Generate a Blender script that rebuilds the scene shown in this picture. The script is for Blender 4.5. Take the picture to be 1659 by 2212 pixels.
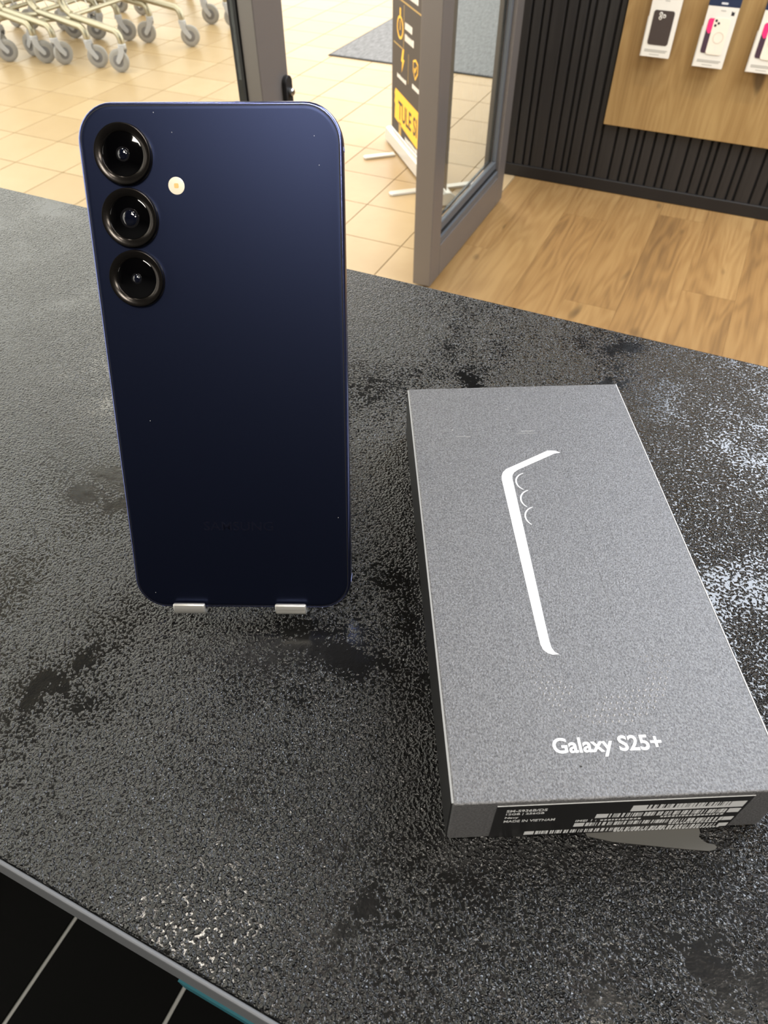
import bpy, bmesh, math, random
from mathutils import Vector, Matrix

random.seed(7)
scene = bpy.context.scene
COL = scene.collection
for o in list(bpy.data.objects):
    bpy.data.objects.remove(o, do_unlink=True)

# ------------------------------------------------------------------ camera
CAMZ = 1.40                      # lens above the floor
PITCH = 0.8188                   # below the horizon
HEAD = math.radians(24.8)
TZ = 1.1824                      # counter top
cam_data = bpy.data.cameras.new('camera')
cam = bpy.data.objects.new('camera', cam_data)
COL.objects.link(cam)
cam.location = (0, 0, CAMZ)
cam.rotation_euler = (math.pi / 2 - PITCH, 0, HEAD)
cam_data.sensor_width = 36.0
cam_data.lens = 1547.6 / 2212 * 36.0
cam_data.clip_start = 0.01
cam_data.clip_end = 100
cam_data.dof.use_dof = True
cam_data.dof.focus_distance = 0.27
cam_data.dof.aperture_fstop = 32
scene.camera = cam

# ------------------------------------------------------------------ world, big lights, exposure
SKY = 3.3
world = bpy.data.worlds.new('overcast_sky')
scene.world = world
world.use_nodes = True
bg = world.node_tree.nodes['Background']
bg.inputs['Color'].default_value = (1.0, 0.945, 0.85, 1)
bg.inputs['Strength'].default_value = SKY
scene.view_settings.view_transform = 'Standard'
scene.view_settings.look = 'None'
scene.view_settings.gamma = 1
scene.view_settings.use_curve_mapping = False
scene.view_settings.exposure = 0.0

BIG_W = 92.0        # watts of the large luminous ceiling panel in the shop
PANEL_W = 34.0      # watts of one small cool ceiling panel behind the counter
GLINT_W = 6.0        # watts of one downlight added over the counter for glints
HALL_W = 24.0       # watts of one ceiling panel in the hall
SPOT_W = 46.0       # watts of one warm display spot


def area_light(name, loc, sx, sy, watts, color, parent=None):
    l = bpy.data.lights.new(name, 'AREA')
    l.shape = 'RECTANGLE'
    l.size, l.size_y = sx, sy
    l.energy = watts
    l.color = color
    o = bpy.data.objects.new(name, l)
    COL.objects.link(o)
    o.location = loc
    if parent:
        o.parent = parent
    return o


# ------------------------------------------------------------------ helpers
def lin(c):
    return tuple(((v / 255) / 12.92 if v / 255 <= .04045 else ((v / 255 + .055) / 1.055) ** 2.4) for v in c) + (1,)


MATS = {}


def M(name, rgb=(128, 128, 128), rough=.5, metal=0., spec=.5, coat=0., emit=None, estr=0.):
    m = bpy.data.materials.new(name)
    m.use_nodes = True
    b = m.node_tree.nodes['Principled BSDF']
    b.inputs['Base Color'].default_value = lin(rgb)
    b.inputs['Roughness'].default_value = rough
    b.inputs['Metallic'].default_value = metal
    b.inputs['Specular IOR Level'].default_value = spec
    b.inputs['Coat Weight'].default_value = coat
    if emit:
        b.inputs['Emission Color'].default_value = lin(emit)
        b.inputs['Emission Strength'].default_value = estr
    MATS[name] = m
    return m


class N:
    """small node-tree writer"""
    def __init__(s, m):
        s.t = m.node_tree
        s.b = s.t.nodes['Principled BSDF']

    def new(s, typ, **kw):
        n = s.t.nodes.new(typ)
        for k, v in kw.items():
            if k.startswith('i_'):
                key = k[2:]
                n.inputs[int(key) if key.isdigit() else key].default_value = v
            else:
                setattr(n, k, v)
        return n

    def link(s, a, b):
        s.t.links.new(a, b)

    def math(s, op, a, b=None, clamp=False):
        n = s.t.nodes.new('ShaderNodeMath')
        n.operation = op
        n.use_clamp = clamp
        for i, v in enumerate((a, b)):
            if v is None:
                continue
            if isinstance(v, (int, float)):
                n.inputs[i].default_value = v
            else:
                s.link(v, n.inputs[i])
        return n.outputs[0]

    def ramp(s, fac, stops):
        n = s.t.nodes.new('ShaderNodeValToRGB')
        e = n.color_ramp.elements
        while len(e) < len(stops):
            e.new(.5)
        for el, (p, c) in zip(e, stops):
            el.position = p
            el.color = c if len(c) == 4 else lin(c)
        s.link(fac, n.inputs[0])
        return n.outputs[0]

    def noise(s, vec, scale, detail=2, rough=.5, dist=0.):
        n = s.t.nodes.new('ShaderNodeTexNoise')
        n.inputs['Scale'].default_value = scale
        n.inputs['Detail'].default_value = detail
        n.inputs['Roughness'].default_value = rough
        n.inputs['Distortion'].default_value = dist
        s.link(vec, n.inputs['Vector'])
        return n.outputs[0]

    def mapping(s, vec, scale=(1, 1, 1), loc=None):
        n = s.t.nodes.new('ShaderNodeMapping')
        n.inputs['Scale'].default_value = scale
        s.link(vec, n.inputs['Vector'])
        if loc is not None:
            s.link(loc, n.inputs['Location'])
        return n.outputs[0]

    def mix(s, fac, a, b, blend='MIX'):
        n = s.t.nodes.new('ShaderNodeMix')
        n.data_type = 'RGBA'
        n.blend_type = blend
        for i, v in ((0, fac), (6, a), (7, b)):
            if isinstance(v, (int, float)):
                n.inputs[i].default_value = v
            elif isinstance(v, tuple):
                n.inputs[i].default_value = v
            else:
                s.link(v, n.inputs[i])
        return n.outputs[2]

    def bump(s, h, dist, strength=1.):
        n = s.t.nodes.new('ShaderNodeBump')
        n.inputs['Distance'].default_value = dist
        n.inputs['Strength'].default_value = strength
        s.link(h, n.inputs['Height'])
        s.link(n.outputs[0], s.b.inputs['Normal'])
        return n.outputs[0]

    def coord(s, which='Object'):
        return s.new('ShaderNodeTexCoord').outputs[which]

    def rnd(s):
        return s.new('ShaderNodeObjectInfo').outputs['Random']


class MB:
    """collects geometry, builds one mesh object"""
    def __init__(s):
        s.v, s.f = [], []

    def add(s, vs, fs):
        k = len(s.v)
        s.v += [tuple(v) for v in vs]
        s.f += [tuple(i + k for i in f) for f in fs]
        return s

    def box(s, a, b, mat=None):
        x0, y0, z0 = a
        x1, y1, z1 = b
        vs = [(x0, y0, z0), (x1, y0, z0), (x1, y1, z0), (x0, y1, z0), (x0, y0, z1), (x1, y0, z1), (x1, y1, z1), (x0, y1, z1)]
        if mat is not None:
            vs = [mat @ Vector(v) for v in vs]
        return s.add(vs, [(0, 3, 2, 1), (4, 5, 6, 7), (0, 1, 5, 4), (1, 2, 6, 5), (2, 3, 7, 6), (3, 0, 4, 7)])

    def prism(s, poly, fn, t0, t1):
        """poly of 2d points; fn(u, v, t) -> 3d point"""
        n = len(poly)
        vs = [fn(u, v, t0) for u, v in poly] + [fn(u, v, t1) for u, v in poly]
        fs = [tuple(range(n))[::-1], tuple(range(n, 2 * n))]
        fs += [(i, (i + 1) % n, n + (i + 1) % n, n + i) for i in range(n)]
        return s.add(vs, fs)

    def tube(s, path, r, n=8):
        P = [Vector(p) for p in path]
        rings = []
        up = None
        for i, p in enumerate(P):
            d = (P[min(i + 1, len(P) - 1)] - P[max(i - 1, 0)]).normalized()
            if up is None:
                up = Vector((0, 0, 1)) if abs(d.z) < .9 else Vector((1, 0, 0))
            a = d.cross(up).normalized()
            up = a.cross(d).normalized()
            rr = r[i] if isinstance(r, (list, tuple)) else r
            rings.append([p + a * math.cos(2 * math.pi * k / n) * rr + up * math.sin(2 * math.pi * k / n) * rr for k in range(n)])
        vs = [q for ring in rings for q in ring]
        fs = []
        for i in range(len(P) - 1):
            for k in range(n):
                fs.append((i * n + k, i * n + (k + 1) % n, (i + 1) * n + (k + 1) % n, (i + 1) * n + k))
        fs += [tuple(range(n))[::-1], tuple(range((len(P) - 1) * n, len(P) * n))]
        return s.add(vs, fs)

    def lathe(s, prof, fn, n=32, close=True):
        """prof: (radius, height) list; fn(x, y, h) -> 3d"""
        vs, fs = [], []
        for r, h in prof:
            for k in range(n):
                a = 2 * math.pi * k / n
                vs.append(fn(r * math.cos(a), r * math.sin(a), h))
        m = len(prof)
        for i in range(m - 1):
            for k in range(n):
                fs.append((i * n + k, i * n + (k + 1) % n, (i + 1) * n + (k + 1) % n, (i + 1) * n + k))
        if close:
            fs += [tuple(range(n))[::-1], tuple(range((m - 1) * n, m * n))]
        return s.add(vs, fs)

    def loops(s, loops):
        n = len(loops[0])
        vs = [p for l in loops for p in l]
        fs = []
        for i in range(len(loops) - 1):
            for k in range(n):
                fs.append((i * n + k, i * n + (k + 1) % n, (i + 1) * n + (k + 1) % n, (i + 1) * n + k))
        fs += [tuple(range(n))[::-1], tuple(range((len(loops) - 1) * n, len(loops) * n))]
        return s.add(vs, fs)

    def mesh(s, name):
        me = bpy.data.meshes.new(name)
        me.from_pydata(s.v, [], s.f)
        bm = bmesh.new()
        bm.from_mesh(me)
        bmesh.ops.recalc_face_normals(bm, faces=bm.faces)
        bm.to_mesh(me)
        bm.free()
        return me

    def build(s, name, mat, parent=None, smooth=False, bevel=0., seg=2, loc=None):
        return link(name, s.mesh(name), mat, parent, smooth, bevel, seg, loc)


def link(name, me, mat, parent=None, smooth=False, bevel=0., seg=2, loc=None):
    o = bpy.data.objects.new(name, me)
    COL.objects.link(o)
    if mat is not None and not me.materials:
        me.materials.append(MATS[mat] if isinstance(mat, str) else mat)
    if parent is not None:
        o.parent = parent
    if loc is not None:
        o.location = loc
    if smooth:
        me.polygons.foreach_set('use_smooth', [True] * len(me.polygons))
        if hasattr(me, 'set_sharp_from_angle'):
            me.set_sharp_from_angle(angle=math.radians(38))
    if bevel:
        b = o.modifiers.new('bevel', 'BEVEL')
        b.width = bevel
        b.segments = seg
        b.limit_method = 'ANGLE'
    return o


def tag(o, label=None, cat=None, group=None, kind=None):
    if label:
        o['label'] = label
    if cat:
        o['category'] = cat
    if group:
        o['group'] = group
    if kind:
        o['kind'] = kind
    return o


def empty(name, loc=(0, 0, 0), mat=None):
    o = bpy.data.objects.new(name, None)
    o.empty_display_size = .05
    COL.objects.link(o)
    if mat is not None:
        o.matrix_world = mat
    else:
        o.location = loc
    return o


def copy_tree(o, parent=None):
    c = o.copy()
    COL.objects.link(c)
    c.parent = parent
    for ch in list(o.children):
        copy_tree(ch, c)
    return c


def text_mesh(txt, size, extrude=0., offset=0., align='LEFT', sx=1., font=None):
    cu = bpy.data.curves.new('lettering', 'FONT')
    cu.body = txt
    cu.size = size
    cu.extrude = extrude
    cu.offset = offset
    cu.align_x = align
    cu.resolution_u = 4
    ob = bpy.data.objects.new('lettering', cu)
    COL.objects.link(ob)
    dg = bpy.context.evaluated_depsgraph_get()
    me = bpy.data.meshes.new_from_object(ob.evaluated_get(dg))
    bpy.data.objects.remove(ob, do_unlink=True)
    bpy.data.curves.remove(cu)
    for v in me.vertices:
        v.co.x *= sx
    me.materials.clear()
    return me


def text_on(name, txt, size, mat, parent, fn, width=None, extrude=0.0002, offset=0., align='LEFT', height=None):
    """letters whose flat points (u, v, t) are carried to the surface by fn"""
    me = text_mesh(txt, size, extrude, offset, align)
    if width or height:
        xs = [v.co.x for v in me.vertices]
        ys = [v.co.y for v in me.vertices]
        x0, y0 = min(xs), min(ys)
        kx = width / (max(xs) - x0) if width else 1
        ky = height / (max(ys) - y0) if height else kx
        for v in me.vertices:
            v.co.x = (v.co.x - x0) * kx
            v.co.y = (v.co.y - y0) * ky
    for v in me.vertices:
        v.co = fn(v.co.x, v.co.y, v.co.z)
    return link(name, me, mat, parent)


def rrect(w, h, r, n=8, cx=0., cy=0.):
    """rounded rectangle outline centred on cx, cy"""
    pts = []
    for (sx, sy, a0) in ((1, 1, 0), (-1, 1, 90), (-1, -1, 180), (1, -1, 270)):
        for k in range(n + 1):
            a = math.radians(a0 + 90 * k / n)
            pts.append((cx + sx * (w / 2 - r) + r * math.cos(a), cy + sy * (h / 2 - r) + r * math.sin(a)))
    return pts


# ------------------------------------------------------------------ materials
def wood_material(name, axis, dark, mid, light, rough, scale=1.):
    """oak: long grain along the axis, cathedral rings, knots"""
    m = M(name, mid, rough)
    n = N(m)
    co = n.coord('Object')
    r = n.rnd()
    comb = n.new('ShaderNodeCombineXYZ')
    n.link(n.math('MULTIPLY', r, 37.), comb.inputs[0])
    n.link(n.math('MULTIPLY', r, 91.), comb.inputs[1])
    n.link(n.math('MULTIPLY', r, 17.), comb.inputs[2])
    sc = [9. * scale, 9. * scale, 9. * scale]
    sc[axis] = 1.1 * scale
    v = n.mapping(co, tuple(sc), comb.outputs[0])
    warp = n.noise(v, 1.0, 2, .5)
    rings = n.math('SINE', n.math('MULTIPLY', warp, 62.))
    rings = n.math('ADD', n.math('MULTIPLY', rings, .5), .5)
    sc2 = [120. * scale] * 3
    sc2[axis] = 3. * scale
    fine = n.noise(n.mapping(co, tuple(sc2), comb.outputs[0]), 1., 3, .6)
    blotch = n.noise(v, .55, 2, .5)
    sk = [14. * scale] * 3
    sk[axis] = 5. * scale
    knot = n.noise(n.mapping(co, tuple(sk), comb.outputs[0]), 1., 0, .5)
    knot = n.ramp(knot, [(.77, (0, 0, 0, 1)), (.84, (1, 1, 1, 1))])
    mixv = n.math('ADD', n.math('MULTIPLY', rings, .10), n.math('ADD', n.math('MULTIPLY', fine, .36), n.math('MULTIPLY', blotch, .57)))
    col = n.ramp(mixv, [(.28, dark), (.47, mid), (.68, light)])
    tone = n.math('ADD', n.math('MULTIPLY', r, .08), .96)
    hs = n.new('ShaderNodeHueSaturation')
    n.link(col, hs.inputs['Color'])
    n.link(tone, hs.inputs['Value'])
    col2 = n.mix(n.math('MULTIPLY', knot, .75), hs.outputs[0], lin(tuple(c * .62 for c in dark)))
    n.link(col2, n.b.inputs['Base Color'])
    n.bump(fine, .0002, .4)
    return m


wood_material('oak_floor', 1, (94, 69, 40), (125, 94, 55), (142, 112, 70), .45)
wood_material('oak_board', 2, (112, 85, 48), (142, 111, 66), (160, 130, 82), .5)

# tan ceramic tile
m = M('ceramic_tile', (196, 162, 118), .36)
n = N(m)
co = n.coord('Object')
r = n.rnd()
comb = n.new('ShaderNodeCombineXYZ')
n.link(n.math('MULTIPLY', r, 50.), comb.inputs[0])
sp = n.noise(n.mapping(co, (1, 1, 1), comb.outputs[0]), 9., 4, .6)
val = n.math('ADD', n.math('MULTIPLY', sp, .5), n.math('MULTIPLY', r, .5))
n.link(n.ramp(val, [(.1, (163, 138, 101)), (.5, (171, 147, 110)), (.9, (179, 156, 121))]), n.b.inputs['Base Color'])
n.bump(n.noise(co, 30., 2), .001, .15)
M('tile_grout', (140, 118, 90), .8)

# black textured counter laminate: rounded grains on a smooth ground, dense, sparse or absent in patches
m = M('black_textured_laminate', (13, 13, 13), .18, spec=.55)
n = N(m)
co = n.coord('Object')
shift = n.new('ShaderNodeVectorMath', operation='ADD')
n.link(co, shift.inputs[0])
shift.inputs[1].default_value = (4.61, 2.29, 1.3)
big = n.noise(shift.outputs[0], 21., 6, .60, .3)
thr = n.math('SUBTRACT', .80, n.math('MULTIPLY', n.ramp(big, [(.31, (0, 0, 0, 1)), (.38, (.70, .70, .70, 1)), (.54, (1, 1, 1, 1))]), .46))
grain = n.noise(co, 980., 1.2, .5, .35)
mr = n.new('ShaderNodeMapRange')
mr.interpolation_type = 'SMOOTHSTEP'
n.link(grain, mr.inputs['Value'])
n.link(thr, mr.inputs['From Min'])
n.link(n.math('ADD', thr, .46), mr.inputs['From Max'])
fine = n.noise(co, 1500., 2, .6)
soft = n.noise(co, 220., 2, .5)
h = n.math('ADD', mr.outputs[0], n.math('ADD', n.math('MULTIPLY', fine, .04), n.math('MULTIPLY', soft, .13)))
n.bump(h, .00078, 1.0)

M('counter_edge_band', (92, 94, 98), .45)
M('teal_film', (38, 92, 104), .35)
M('black_carcass', (18, 18, 19), .6)
M('black_plank', (6, 6, 6), .75, spec=.05)
M('pale_joint', (150, 150, 148), .7)

# phone
m = M('navy_matt_glass', (40, 46, 69), .36, metal=1.)
m = M('navy_frame', (96, 104, 148), .22, metal=1.)
M('antenna_band', (122, 130, 172), .4)
M('reflection_black', (6, 6, 10), .5)
M('ring_black', (46, 43, 41), .2, metal=.85)
M('lens_black', (3, 3, 4), .04, coat=1.)
M('lens_barrel', (14, 14, 17), .18, coat=.6)
M('lens_blue', (9, 12, 24), .06, coat=1.)
M('flash_cream', (236, 226, 205), .3, coat=.5)
M('flash_chip', (226, 190, 120), .3)
M('screen_black', (5, 5, 6), .06)
M('letter_dark', (9, 11, 24), .22)
m = M('brushed_aluminium', (205, 204, 200), .42, metal=.8)
n = N(m)
n.bump(n.noise(n.mapping(n.coord('Object'), (200, 4000, 4000)), 1., 2), .0001, .25)

# box paper: charcoal grained board
m = M('charcoal_paper', (100, 100, 102), .46, metal=.25, spec=.7)
n = N(m)
co = n.coord('Object')
gr = n.noise(co, 1500., 3, .7)
n.link(n.ramp(gr, [(.34, (62, 62, 64)), (.66, (108, 108, 110))]), n.b.inputs['Base Color'])
n.bump(n.noise(co, 1700., 2, .7), .00022, 1.)
M('paper_edge', (176, 176, 178), .6)
M('grey_edge', (128, 128, 127), .6)
M('glint_paper', (120, 120, 122), .28, metal=.5, spec=.8)  # lighter, shinier copy of the charcoal paper; dot glints put into the colour
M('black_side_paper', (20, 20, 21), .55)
M('white_print', (238, 238, 240), .4)
M('label_black', (18, 18, 19), .35)
M('label_white', (196, 198, 200), .4)
M('grey_card', (64, 63, 60), .6)

# frames
M('bronze_frame', (110, 104, 99), .36, metal=.3)
M('grey_bead', (86, 90, 94), .38, metal=.15)
M('gasket_black', (14, 14, 15), .6)
M('steel', (190, 190, 188), .3, metal=1.)
m = M('pane_glass', (255, 255, 255), 0.)
n = N(m)
tr = n.new('ShaderNodeBsdfTransparent')
tr.inputs['Color'].default_value = (.93, .95, .94, 1)
gl = n.new('ShaderNodeBsdfGlossy')
gl.inputs['Roughness'].default_value = 0.
lw = n.new('ShaderNodeLayerWeight')
lw.inputs['Blend'].default_value = .5
fac = n.math('ADD', n.math('MULTIPLY', n.math('POWER', lw.outputs['Facing'], 5.), .8), .03)
ms = n.new('ShaderNodeMixShader')
n.link(fac, ms.inputs[0])
n.link(tr.outputs[0], ms.inputs[1])
n.link(gl.outputs[0], ms.inputs[2])
out = [x for x in n.t.nodes if x.type == 'OUTPUT_MATERIAL'][0]
n.link(ms.outputs[0], out.inputs['Surface'])

# walls
m = M('black_slat', (34, 32, 31), .55)
n = N(m)
co = n.coord('Object')
g1 = n.noise(n.mapping(co, (60, 60, 3)), 1., 3, .6)
n.link(n.ramp(g1, [(.3, (20, 18, 17)), (.7, (35, 32, 30))]), n.b.inputs['Base Color'])
n.bump(g1, .001, .5)
M('slat_backing', (14, 13, 13), .8)
M('black_baseboard', (18, 16, 16), .5)
M('dark_wall', (52, 50, 49), .7)
M('dark_ceiling', (54, 53, 52), .8)
M('hall_ceiling', (214, 212, 206), .8)
M('lamp_housing', (210, 210, 212), .4)
M('cool_diffuser', (240, 244, 255), .4, emit=(214, 228, 255), estr=5.)
M('warm_diffuser', (255, 246, 230), .4, emit=(255, 240, 214), estr=5.)
M('spot_lens', (255, 230, 190), .3, emit=(255, 214, 160), estr=20.)
M('spot_black', (20, 20, 20), .5)

# hall things
m = M('mat_grey', (92, 95, 100), .95)
n = N(m)
co = n.coord('Object')
n.link(n.ramp(n.noise(n.mapping(co, (90, 14, 1)), 1., 4, .7), [(.3, (92, 95, 100)), (.7, (138, 141, 147))]), n.b.inputs['Base Color'])
n.bump(n.noise(co, 300., 2), .003, .6)
M('mat_rubber', (40, 42, 45), .7)
M('banner_dark', (62, 55, 50), .6)
M('banner_yellow', (246, 190, 62), .55)
M('banner_gold', (176, 146, 84), .55)
M('banner_white', (228, 224, 216), .6)
M('silver_cassette', (206, 204, 198), .35, metal=.4)
M('cart_zinc', (176, 170, 150), .3, metal=.85)
M('cart_wire', (205, 203, 196), .35, metal=.6)
M('caster_grey', (176, 178, 184), .45)
M('tyre_grey', (150, 148, 146), .6)
M('hub_grey', (112, 112, 116), .5)
M('handle_grey', (90, 92, 96), .5)
# packages
M('carton_white', (214, 209, 198), .5)
M('carton_navy', (26, 40, 66), .45)
M('case_brown', (58, 48, 44), .5)
M('case_cream', (226, 214, 196), .45)
M('case_line', (196, 184, 166), .45)
M('phone_pink', (226, 48, 112), .4)
M('phone_plum', (66, 48, 60), .4)
M('print_grey', (168, 164, 154), .6)
M('print_dark', (30, 30, 36), .5)
M('clear_plastic', (214, 214, 210), .2)


# ================================================================== THE SETTING
# ---- floors
PT = 0.29636
OX, OY = -3.482, 2.867
tf = tag(MB().box((-6.6, -1.5, -.06), (-.90, 10.0, -.006)).build('floor', 'tile_grout'),
         'tan square ceramic tiles with fine grout lines across the hall floor', kind='structure')
tile_me = None


def tile_mesh():
    e = PT / 2 - .0022
    k = e - .0016
    mb = MB()
    mb.loops([[(-e, -e, -.008), (e, -e, -.008), (e, e, -.008), (-e, e, -.008)],
              [(-e, -e, -.0012), (e, -e, -.0012), (e, e, -.0012), (-e, e, -.0012)],
              [(-k, -k, 0), (k, -k, 0), (k, k, 0), (-k, k, 0)]])
    return mb.mesh('tile')


tile_me = tile_mesh()
tile_me.materials.append(MATS['ceramic_tile'])
cp, sp_ = math.cos(PITCH), math.sin(PITCH)
ch, sh = math.cos(HEAD), math.sin(HEAD)


def pix(x, y, z):
    """where a place shows in the picture, only used to decide which tiles are single objects"""
    fx, fy = -sh, ch
    f = (x * fx + y * fy) * cp - (z - CAMZ) * sp_
    d = -(x * fx + y * fy) * sp_ - (z - CAMZ) * cp
    rr = x * ch + y * sh
    return (829.5 + 1547.6 * rr / f, 1106 + 1547.6 * d / f) if f > .05 else (-9999, -9999)


near, rest, cut = [], [], []
for i in range(-14, 10):
    for j in range(-16, 26):
        x = OX + (i + .5) * PT
        y = OY + (j + .5) * PT
        if x - PT / 2 < -.95 and x + PT / 2 > -.90 and -1.4 < y < 9.9 and y > .2:
            cut.append((x - PT / 2, y))
            continue
        if x + PT / 2 > -.895 or x - PT / 2 < -6.6 or y < -1.4 or y > 9.9:
            continue
        u, v = pix(x, y, 0)
        if -120 < u < 1180 and -140 < v < 640 and len(near) < 300:
            near.append((x, y))
        else:
            rest.append((x, y))
for (x, y) in near:
    link('tile', tile_me, None, tf, loc=(x, y, 0))
cut_me = None
for (x, y) in cut:
    if cut_me is None:
        w_ = -.901 - x - .0022
        cut_me = MB().box((.0022, -PT / 2 + .0022, -.008), (w_, PT / 2 - .0022, 0)).mesh('tile')
        cut_me.materials.append(MATS['ceramic_tile'])
    link('tile', cut_me, None, tf, loc=(x, y, 0))
mb = MB()
e = PT / 2 - .0022
for (x, y) in rest:
    mb.box((x - e, y - e, -.008), (x + e, y + e, 0))
o = mb.build('tile_field', 'ceramic_tile', tf)
tag(o, kind='stuff')

# wood floor of the shop
wf = tag(MB().box((-.90, .14, -.06), (3.2, 3.5, -.006)).build('floor', 'pale_joint'),
         'light oak plank floor in front of the black slat wall', kind='structure')
wf.data.materials.clear()
M('joint_brown', (124, 92, 56), .7)
wf.data.materials.append(MATS['joint_brown'])
PWD = .192
x = -.0115 - PWD * 5
col = 0
while x < 3.1:
    y = .14 - (.0, .46, .83, .25, .67)[col % 5]
    x0, x1 = max(x, -.899), min(x + PWD, 3.2)
    while y < 3.5:
        y0, y1 = max(y, .141), min(y + 1.28, 3.5)
        if y1 - y0 > .03 and x1 - x0 > .02:
            w, l = x1 - x0, y1 - y0
            MB().box((-w / 2 + .0003, -l / 2 + .0004, -.008), (w / 2 - .0003, l / 2 - .0004, 0)).build('plank', 'oak_floor', wf, loc=((x0 + x1) / 2, (y0 + y1) / 2, 0))
        y += 1.28
    x += PWD
    col += 1

# black floor behind the counter
bf = tag(MB().box((-2.2, -3.2, -.06), (3.2, .139, -.004)).build('floor', 'pale_joint'),
         'black floor strips with pale joints behind the counter', kind='structure')
x = -.632 - .234 * 6
while x < 3.1:
    MB().box((-.1135, -1.66, -.006), (.1135, 1.66, 0)).build('plank', 'black_plank', bf, loc=(x + .117, -1.522, 0), bevel=.001, seg=1)
    x += .234

# ---- slat wall
WY = 3.46
wall = tag(MB().box((-1.015, WY, 0), (3.2, WY + .12, 3.0)).build('wall_back', 'slat_backing'),
           'black wall of upright slats of several widths', kind='structure')
pat = [.064, .047, .041, .027, .048, .046, .031]
x = -.844 - .304
k = 0
sl_cache = {}
while x < 3.15:
    w = pat[k % 7]
    x0 = max(x + .0045, -1.013)
    x1 = x + w - .0045
    if x1 > -1.0:
        key = round(x1 - x0, 4)
        if key not in sl_cache:
            mb = MB()
            hw = (x1 - x0) / 2
            mb.prism([(-hw, 0), (-hw, -.013), (-hw + .002, -.015), (hw - .002, -.015), (hw, -.013), (hw, 0)], lambda u, v, t: (u, v, t), .056, 2.98)
            me = mb.mesh('slat')
            me.materials.append(MATS['black_slat'])
            sl_cache[key] = me
        link('slat', sl_cache[key], None, wall, loc=((x0 + x1) / 2, WY, 0))
    x += w
    k += 1
tag(MB().box((-1.013, WY - .02, 0), (3.2, WY, .055)).build('baseboard_back', 'black_baseboard', bevel=.004),
    'low black baseboard under the slats', kind='structure')

# ---- other walls and the ceilings of the shop (mostly out of the picture)
tag(MB().box((-2.2, -3.3, 0), (3.2, -3.2, 3.0)).build('wall_front', 'black_carcass'), 'dark plain shop wall', kind='structure')
tag(MB().box((3.2, -3.3, 0), (3.3, WY + .12, 3.0)).build('wall_right', 'dark_wall'), 'dark plain shop wall at the right', kind='structure')
tag(MB().box((-.99, -3.3, 3.0), (3.3, WY + .12, 3.1)).build('ceiling', 'dark_ceiling'), 'dark shop ceiling', kind='structure')
tag(MB().box((-.97, -3.2, 2.26), (-.86, WY + .12, 3.0)).build('wall_left', 'dark_wall'), 'dark fascia above the glass front', kind='structure')
tag(MB().box((-4.3, -1.5, 4.2), (-.99, 10.0, 4.3)).build('ceiling', 'hall_ceiling'), 'pale hall ceiling', kind='structure')

# ceiling lights of the shop: one large luminous panel before the counter, one added at the right for glints, small ones behind it
for (px, py, hx_, hy_, watts, lab) in ((.80, 2.28, .74, 1.05, BIG_W, 'large cool white luminous ceiling panel before the counter'),
                                       (2.42, 2.28, .74, 1.05, BIG_W, 'large cool white luminous ceiling panel added beside the right wall for counter glints'),
                                       (.45, -1.3, .31, .31, PANEL_W, 'square white ceiling light panel behind the counter, nearer the glass front'),
                                       (1.7, -1.3, .31, .31, PANEL_W, 'square white ceiling light panel behind the counter, nearer the right wall')):
    r_ = empty('ceiling_panel', (px, py, 3.0))
    tag(r_, lab, 'light')
    MB().box((-hx_, -hy_, -.02), (-hx_ + .03, hy_, 0)).box((hx_ - .03, -hy_, -.02), (hx_, hy_, 0)).box((-hx_ + .03, -hy_, -.02), (hx_ - .03, -hy_ + .03, 0)).box((-hx_ + .03, hy_ - .03, -.02), (hx_ - .03, hy_, 0)).build('frame', 'lamp_housing', r_)
    MB().box((-hx_ + .03, -hy_ + .03, -.012), (hx_ - .03, hy_ - .03, -.004)).build('diffuser', 'cool_diffuser' if watts == BIG_W else 'warm_diffuser', r_)
    area_light('panel_light', (0, 0, -.024), 2 * hx_ - .08, 2 * hy_ - .08, watts, (.90, .95, 1.0) if watts == BIG_W else (1.0, .94, .84), r_)
# unseen lamps added in the shop ceiling to put glints on the counter
for (px, py, lab) in ((-.60, .20, 'small round ceiling downlight added nearest the glass front'), 
                      (.40, .20, 'small round ceiling downlight added in the middle of the row'), (.90, .45, 'small round ceiling downlight added second from the right end'),
                      (1.40, .20, 'small round ceiling downlight added at the right end of the row'), (.15, -.55, 'small round ceiling downlight added behind the counter edge')):
    r_ = empty('glintlamp', (px, py, 3.0))
    tag(r_, lab, 'light')
    MB().lathe([(.062, -.003), (.085, -.003), (.088, 0), (.062, 0)], lambda x, y, h: (x, y, h), 28, close=False).build('trim_ring', 'lamp_housing', r_, smooth=True)
    MB().lathe([(.061, -.002), (.061, -.0005)], lambda x, y, h: (x, y, h), 28).build('lens', 'warm_diffuser', r_)
    l = area_light('glint_lamp', (0, 0, -.006), .12, .12, GLINT_W, (1.0, .93, .82), r_)
    l.data.shape = 'DISK'
# ceiling panels of the hall
for (px, py) in ((-2.1, 2.2), (-2.1, 4.6), (-2.1, 7.0), (-3.6, 3.4), (-3.6, 6.0)):
    r_ = empty('ceiling_panel', (px, py, 4.2))
    tag(r_, 'long white ceiling light panel above the hall', 'light', 'ceiling panels of the hall')
    MB().box((-.32, -.62, -.02), (-.3, .62, 0)).box((.3, -.62, -.02), (.32, .62, 0)).box((-.3, -.62, -.02), (.3, -.6, 0)).box((-.3, .6, -.02), (.3, .62, 0)).build('frame', 'lamp_housing', r_)
    MB().box((-.3, -.6, -.012), (.3, .6, -.004)).build('diffuser', 'warm_diffuser', r_)
    area_light('panel_light', (0, 0, -.024), .58, 1.18, HALL_W, (1.0, .95, .86), r_)
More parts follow.
